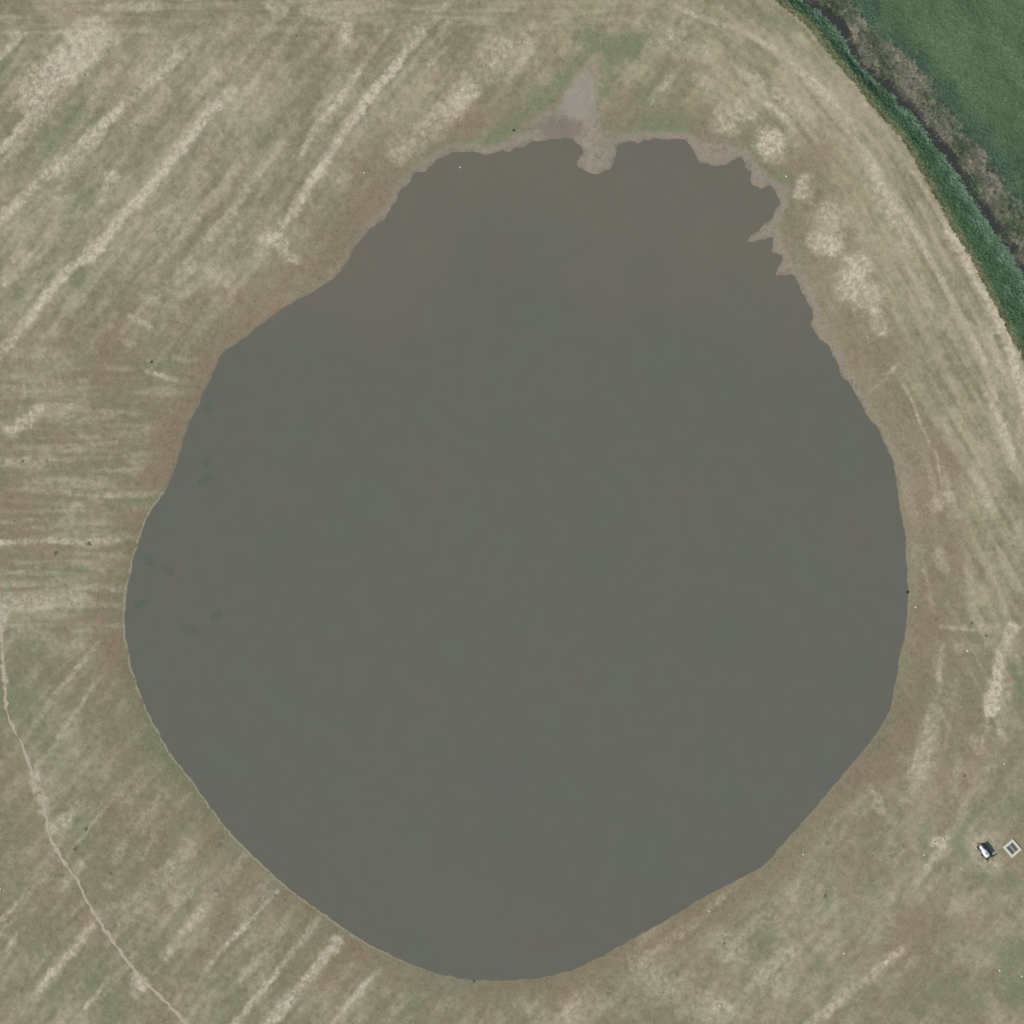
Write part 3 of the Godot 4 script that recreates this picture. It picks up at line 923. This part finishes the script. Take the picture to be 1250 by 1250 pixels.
func make_pit():
	var conc := StandardMaterial3D.new()
	conc.albedo_texture = noise_tex(81, 0.06, Color8(176, 175, 156), Color8(214, 212, 192), 128)
	conc.uv1_triplanar = true
	conc.uv1_scale = Vector3.ONE * 0.8
	conc.roughness = 0.9
	var dark := mat(Color8(96, 96, 88), 0.75, 0.3)
	var mid := mat(Color8(150, 147, 148), 0.8, 0.3)
	var c := place(1235.2, 1035.2)
	# local x runs along the covers, from the upper left corner side to the lower right
	var t := thing("concrete_pit", c, -atan2(13.2, 11.4))
	tag(t, "square pale concrete pit with two dark slotted covers", "pit")
	var lx := 2.62
	var lz := 2.42
	var rim := 0.48
	for s in [-1.0, 1.0]:
		part("rim_beam", block(lx, 0.42, rim, 0.03), conc, t, Vector3(0, -0.12, s * (lz - rim) * 0.5))
		part("rim_beam", block(rim, 0.415, lz - 2 * rim - 0.004, 0.03), conc, t, Vector3(s * (lx - rim) * 0.5, -0.12, 0))
	part("divider", block(lx - 2 * rim - 0.006, 0.3, 0.3, 0.02), mid, t, Vector3(0, -0.12, 0.02))
	for s in [-1.0, 1.0]:
		var w := (lz - 2 * rim) * 0.5 - 0.16
		var cover := part("cover", block(lx - 2 * rim - 0.02, 0.22, w, 0.01), dark, t, Vector3(0, -0.1, s * (0.16 + w * 0.5) + 0.01))
		for k in 9:
			part("slat", block(0.06, 0.05, w - 0.03, 0.008), dark, cover, Vector3((k - 4) * 0.17, 0.22, 0))

func make_stones():
	var kinds := [stone_mesh(1), stone_mesh(2), stone_mesh(3), stone_mesh(4)]
	var white := mat(Color8(205, 203, 192), 0.95, 0.1)
	var buff := mat(Color8(184, 178, 156), 0.95, 0.1)
	var black := mat(Color8(46, 44, 40), 0.85)
	var list := [
		[562, 204, .42, 0, "small pale stone breaking the brown shallow water near the north shore"],
		[445, 211, .42, 0, "lone pale stone on brown ground left of the pond's upper left shore"],
		[960, 215, .5, 0, "white stone on the green patch beside the pond's upper right corner"],
		[981, 1043, .5, 0, "white stone on the brown strip off the lower right shore"],
		[879, 1227, .5, 0, "bright white stone on the dry grass at the bottom edge, right of the middle"],
		[866, 1112, .42, 0, "small white stone on the brown bank just below the lower right shore"],
		[1118, 741, .5, 0, "white stone close to the rightmost bulge of the shore"],
		[1181, 794, .62, 0, "largest white stone, left of the bare sandy strip on the right"],
		[1122, 513, .45, 0, "white stone beside the thin track on the right bank"],
		[1060, 411, .42, 1, "small pale stone below the two bare patches on the right bank"],
		[1114, 670, .4, 1, "pale stone near the right shore, left one of a close pair"],
		[1131, 671, .4, 1, "pale stone near the right shore, right one of a close pair"],
		[1226, 932, .45, 0, "white stone in the grass below the bare sandy strip"],
		[1030, 1163, .5, 0, "white stone on the olive grass far below and left of the tank"],
		[1220, 1184, .55, 0, "white stone on the green grass in the lower right corner, left one"],
		[1247, 1191, .5, 0, "white stone on the green grass at the right edge near the lower corner"],
		[1140, 1028, .6, 1, "buff stone on the pale track left of the tank, left one of two"],
		[1152, 1024, .55, 1, "buff stone on the pale track left of the tank, right one of two"],
		[1128, 1043, .42, 0, "white stone just below the pair of buff stones left of the tank"],
		[1, 1084, .55, 0, "white stone at the left edge beside the dirt path"],
		[627, 159, .55, 2, "black stone on the green mud by the silted inlet"],
		[185, 442, .5, 2, "dark stone among the pale straw scraps left of the pond's upper left corner"],
		[1108, 723, .7, 2, "dark flat stone in the water's edge at the rightmost shore"]]
	var q := 0
	for s in list:
		var p := w2(s[0], s[1])
		var y := maxf(ground_y(p.x, p.y), -0.06)
		var o := thing("stone", Vector3(p.x, y, p.y), rng.randf() * TAU)
		tag(o, s[4], "stone", "stones scattered around the pond")
		var b := part("block", kinds[q % 4], [white, buff, black][s[3]], o)
		b.scale = 0.8 * Vector3(s[2], s[2] * rng.randf_range(0.75, 1.0), s[2] * rng.randf_range(0.75, 1.0))
		q += 1

func leaf_clump(sd: int, n: int, wide: float, high: float, leaf: float) -> ArrayMesh:
	var r := RandomNumberGenerator.new()
	r.seed = sd
	var st := SurfaceTool.new()
	st.begin(Mesh.PRIMITIVE_TRIANGLES)
	for k in n:
		var a := r.randf() * TAU
		var d := wide * sqrt(r.randf()) * (0.7 + 0.3 * sin(a * 3.0 + sd))
		var y := high * r.randf_range(0.15, 1.0) * (1.0 - 0.6 * d / wide)
		var c := Vector3(cos(a) * d, y, sin(a) * d)
		var u := Vector3(r.randf_range(-1, 1), r.randf_range(-0.4, 0.4), r.randf_range(-1, 1)).normalized() * leaf
		var v := u.cross(Vector3(r.randf_range(-0.5, 0.5), 1, r.randf_range(-0.5, 0.5)).normalized()) * 0.4
		for w in [c - u, c + v, c + u, c - u, c + u, c - v]: st.add_vertex(w)
	st.generate_normals()
	return st.commit()

func stem_mesh(sd: int, high: float, wide: float) -> ArrayMesh:
	var r := RandomNumberGenerator.new()
	r.seed = sd
	var st := SurfaceTool.new()
	for k in 6:
		var a := TAU * k / 6.0 + r.randf()
		var m := pipe([Vector3.ZERO, Vector3(cos(a) * wide * 0.25, high * 0.5, sin(a) * wide * 0.25), Vector3(cos(a) * wide * 0.6, high * 0.8, sin(a) * wide * 0.6)], 0.012, 4)
		st.append_from(m, 0, Transform3D())
	return st.commit()

func make_shrubs():
	var green := mat(Color8(120, 125, 90), 0.9, 0.2)
	var dull := mat(Color8(122, 116, 88), 0.9, 0.2)
	var stem_m := mat(Color8(104, 88, 64), 0.9, 0.2)
	var kinds := [leaf_clump(1, 130, 0.62, 0.42, 0.13), leaf_clump(2, 130, 0.7, 0.36, 0.14), leaf_clump(3, 130, 0.55, 0.5, 0.12)]
	var stems := [stem_mesh(1, 0.4, 0.6), stem_mesh(2, 0.36, 0.66), stem_mesh(3, 0.46, 0.52)]
	var list := [
		[108, 664, 1.3, 0, "dark green weed clump on the pale horizontal swathe at the left"],
		[68, 675, 1.3, 0, "dark green weed clump just below the pale horizontal swathe at the left"],
		[18, 636, .7, 0, "small dark weed clump at the left edge above the pale horizontal swathe"],
		[28, 563, .7, 1, "dull weed clump near the left edge beside the russet patch, left one of a pair"],
		[57, 563, .6, 1, "dull weed clump near the left edge beside the russet patch, right one of a pair"],
		[105, 1012, 1.2, 0, "dark green weed clump right of the dirt path's white bare patch, upper one"],
		[92, 1036, 1.2, 0, "dark green weed clump right of the dirt path's white bare patch, lower one"],
		[135, 1066, .9, 0, "dark green weed clump right of the dirt path, level with its first bend"],
		[578, 1199, 1.1, 0, "dark green weed clump at the pond's lowest shore"],
		[884, 1152, .8, 0, "green weed clump on the slope below the lower right shore"],
		[1007, 1094, 1.0, 0, "green weed clump midway between lower right shore and tank"],
		[1186, 761, .9, 1, "dull weed clump above the largest white stone on the right"],
		[1204, 776, .9, 1, "dull weed clump beside the top of the bare sandy strip"],
		[1177, 947, .9, 1, "dull weed clump below the foot of the bare sandy strip"],
		[104, 92, .7, 1, "small dull weed clump on the big pale scrape in the upper left"],
		[362, 44, .8, 0, "green weed clump left of the three pale swathes near the top"]]
	var q := 0
	for s in list:
		var o := thing("weed_clump", place(s[0], s[1], -0.02), rng.randf() * TAU)
		tag(o, s[4], "weed", "weed clumps in the dry grass")
		var k: float = s[2] * 0.65
		part("foliage", kinds[q % 3], green if s[3] == 0 else dull, o).scale = Vector3(k, k * 0.6, k)
		part("stem", stems[q % 3], stem_m, o).scale = Vector3(k, k * 0.6, k)
		q += 1
	# water weeds reaching the surface off the left shore
	var wm := mat(Color8(93, 100, 86), 0.8, 0.3)
	var weeds := [
		[250, 586, 1.7, "dark water weed patch off the upper left shore, largest one"],
		[254, 496, 1.2, "dark water weed patch close to the upper left corner of the pond"],
		[180, 685, 1.4, "dark water weed patch close to the leftmost shore, upper one"],
		[205, 697, 1.2, "dark water weed patch close to the leftmost shore, right of its neighbour"],
		[231, 769, 1.7, "dark water weed patch off the leftmost shore, lowest dark one"],
		[172, 737, 1.6, "faint water weed patch beside the leftmost shore"],
		[264, 752, 1.3, "faint water weed patch up and right of the lowest dark one"],
		[252, 565, 1.0, "small water weed patch just above the largest one"]]
	for s in weeds:
		var p := w2(s[0], s[1])
		var o := part(numbered("water_weed"), weed_mat(q, s[2]), wm, self, Vector3(p.x, 0.0, p.y))
		tag(o, s[3], "water weed", "water weed patches off the left shore")
		q += 1

func weed_mat(sd: int, wide: float) -> ArrayMesh:
	# leaves and stalks lying on the water, dense in the middle and loose at the rim
	var r := RandomNumberGenerator.new()
	r.seed = 900 + sd
	var st := SurfaceTool.new()
	st.begin(Mesh.PRIMITIVE_TRIANGLES)
	for k in int(190 * wide * wide):
		var a := r.randf() * TAU
		var d := wide * r.randf() * (0.75 + 0.25 * sin(a * 2.0 + sd))
		var c := Vector3(cos(a) * d, r.randf_range(0.006, 0.03), sin(a) * d * 0.8)
		var u := Vector3.RIGHT.rotated(Vector3.UP, r.randf() * TAU) * r.randf_range(0.08, 0.16)
		var v := u.cross(Vector3.UP) * 0.45
		for w in [c - u, c + v, c + u, c - u, c + u, c - v]: st.add_vertex(w + Vector3(0, r.randf_range(0.0, 0.01), 0))
	st.generate_normals()
	return st.commit()

func _ready():
	rng.seed = 20240611
	set_view()
	outlines()
	fields()
	print("fields ", Time.get_ticks_msec())
	marks()
	print("marks ", Time.get_ticks_msec())
	paint_ground()
	print("colour ", Time.get_ticks_msec())
	make_ground()
	make_water()
	make_paths()
	print("ground ", Time.get_ticks_msec())
	make_pump()
	make_pit()
	make_stones()
	make_shrubs()
	make_plants()
	print("done ", Time.get_ticks_msec())
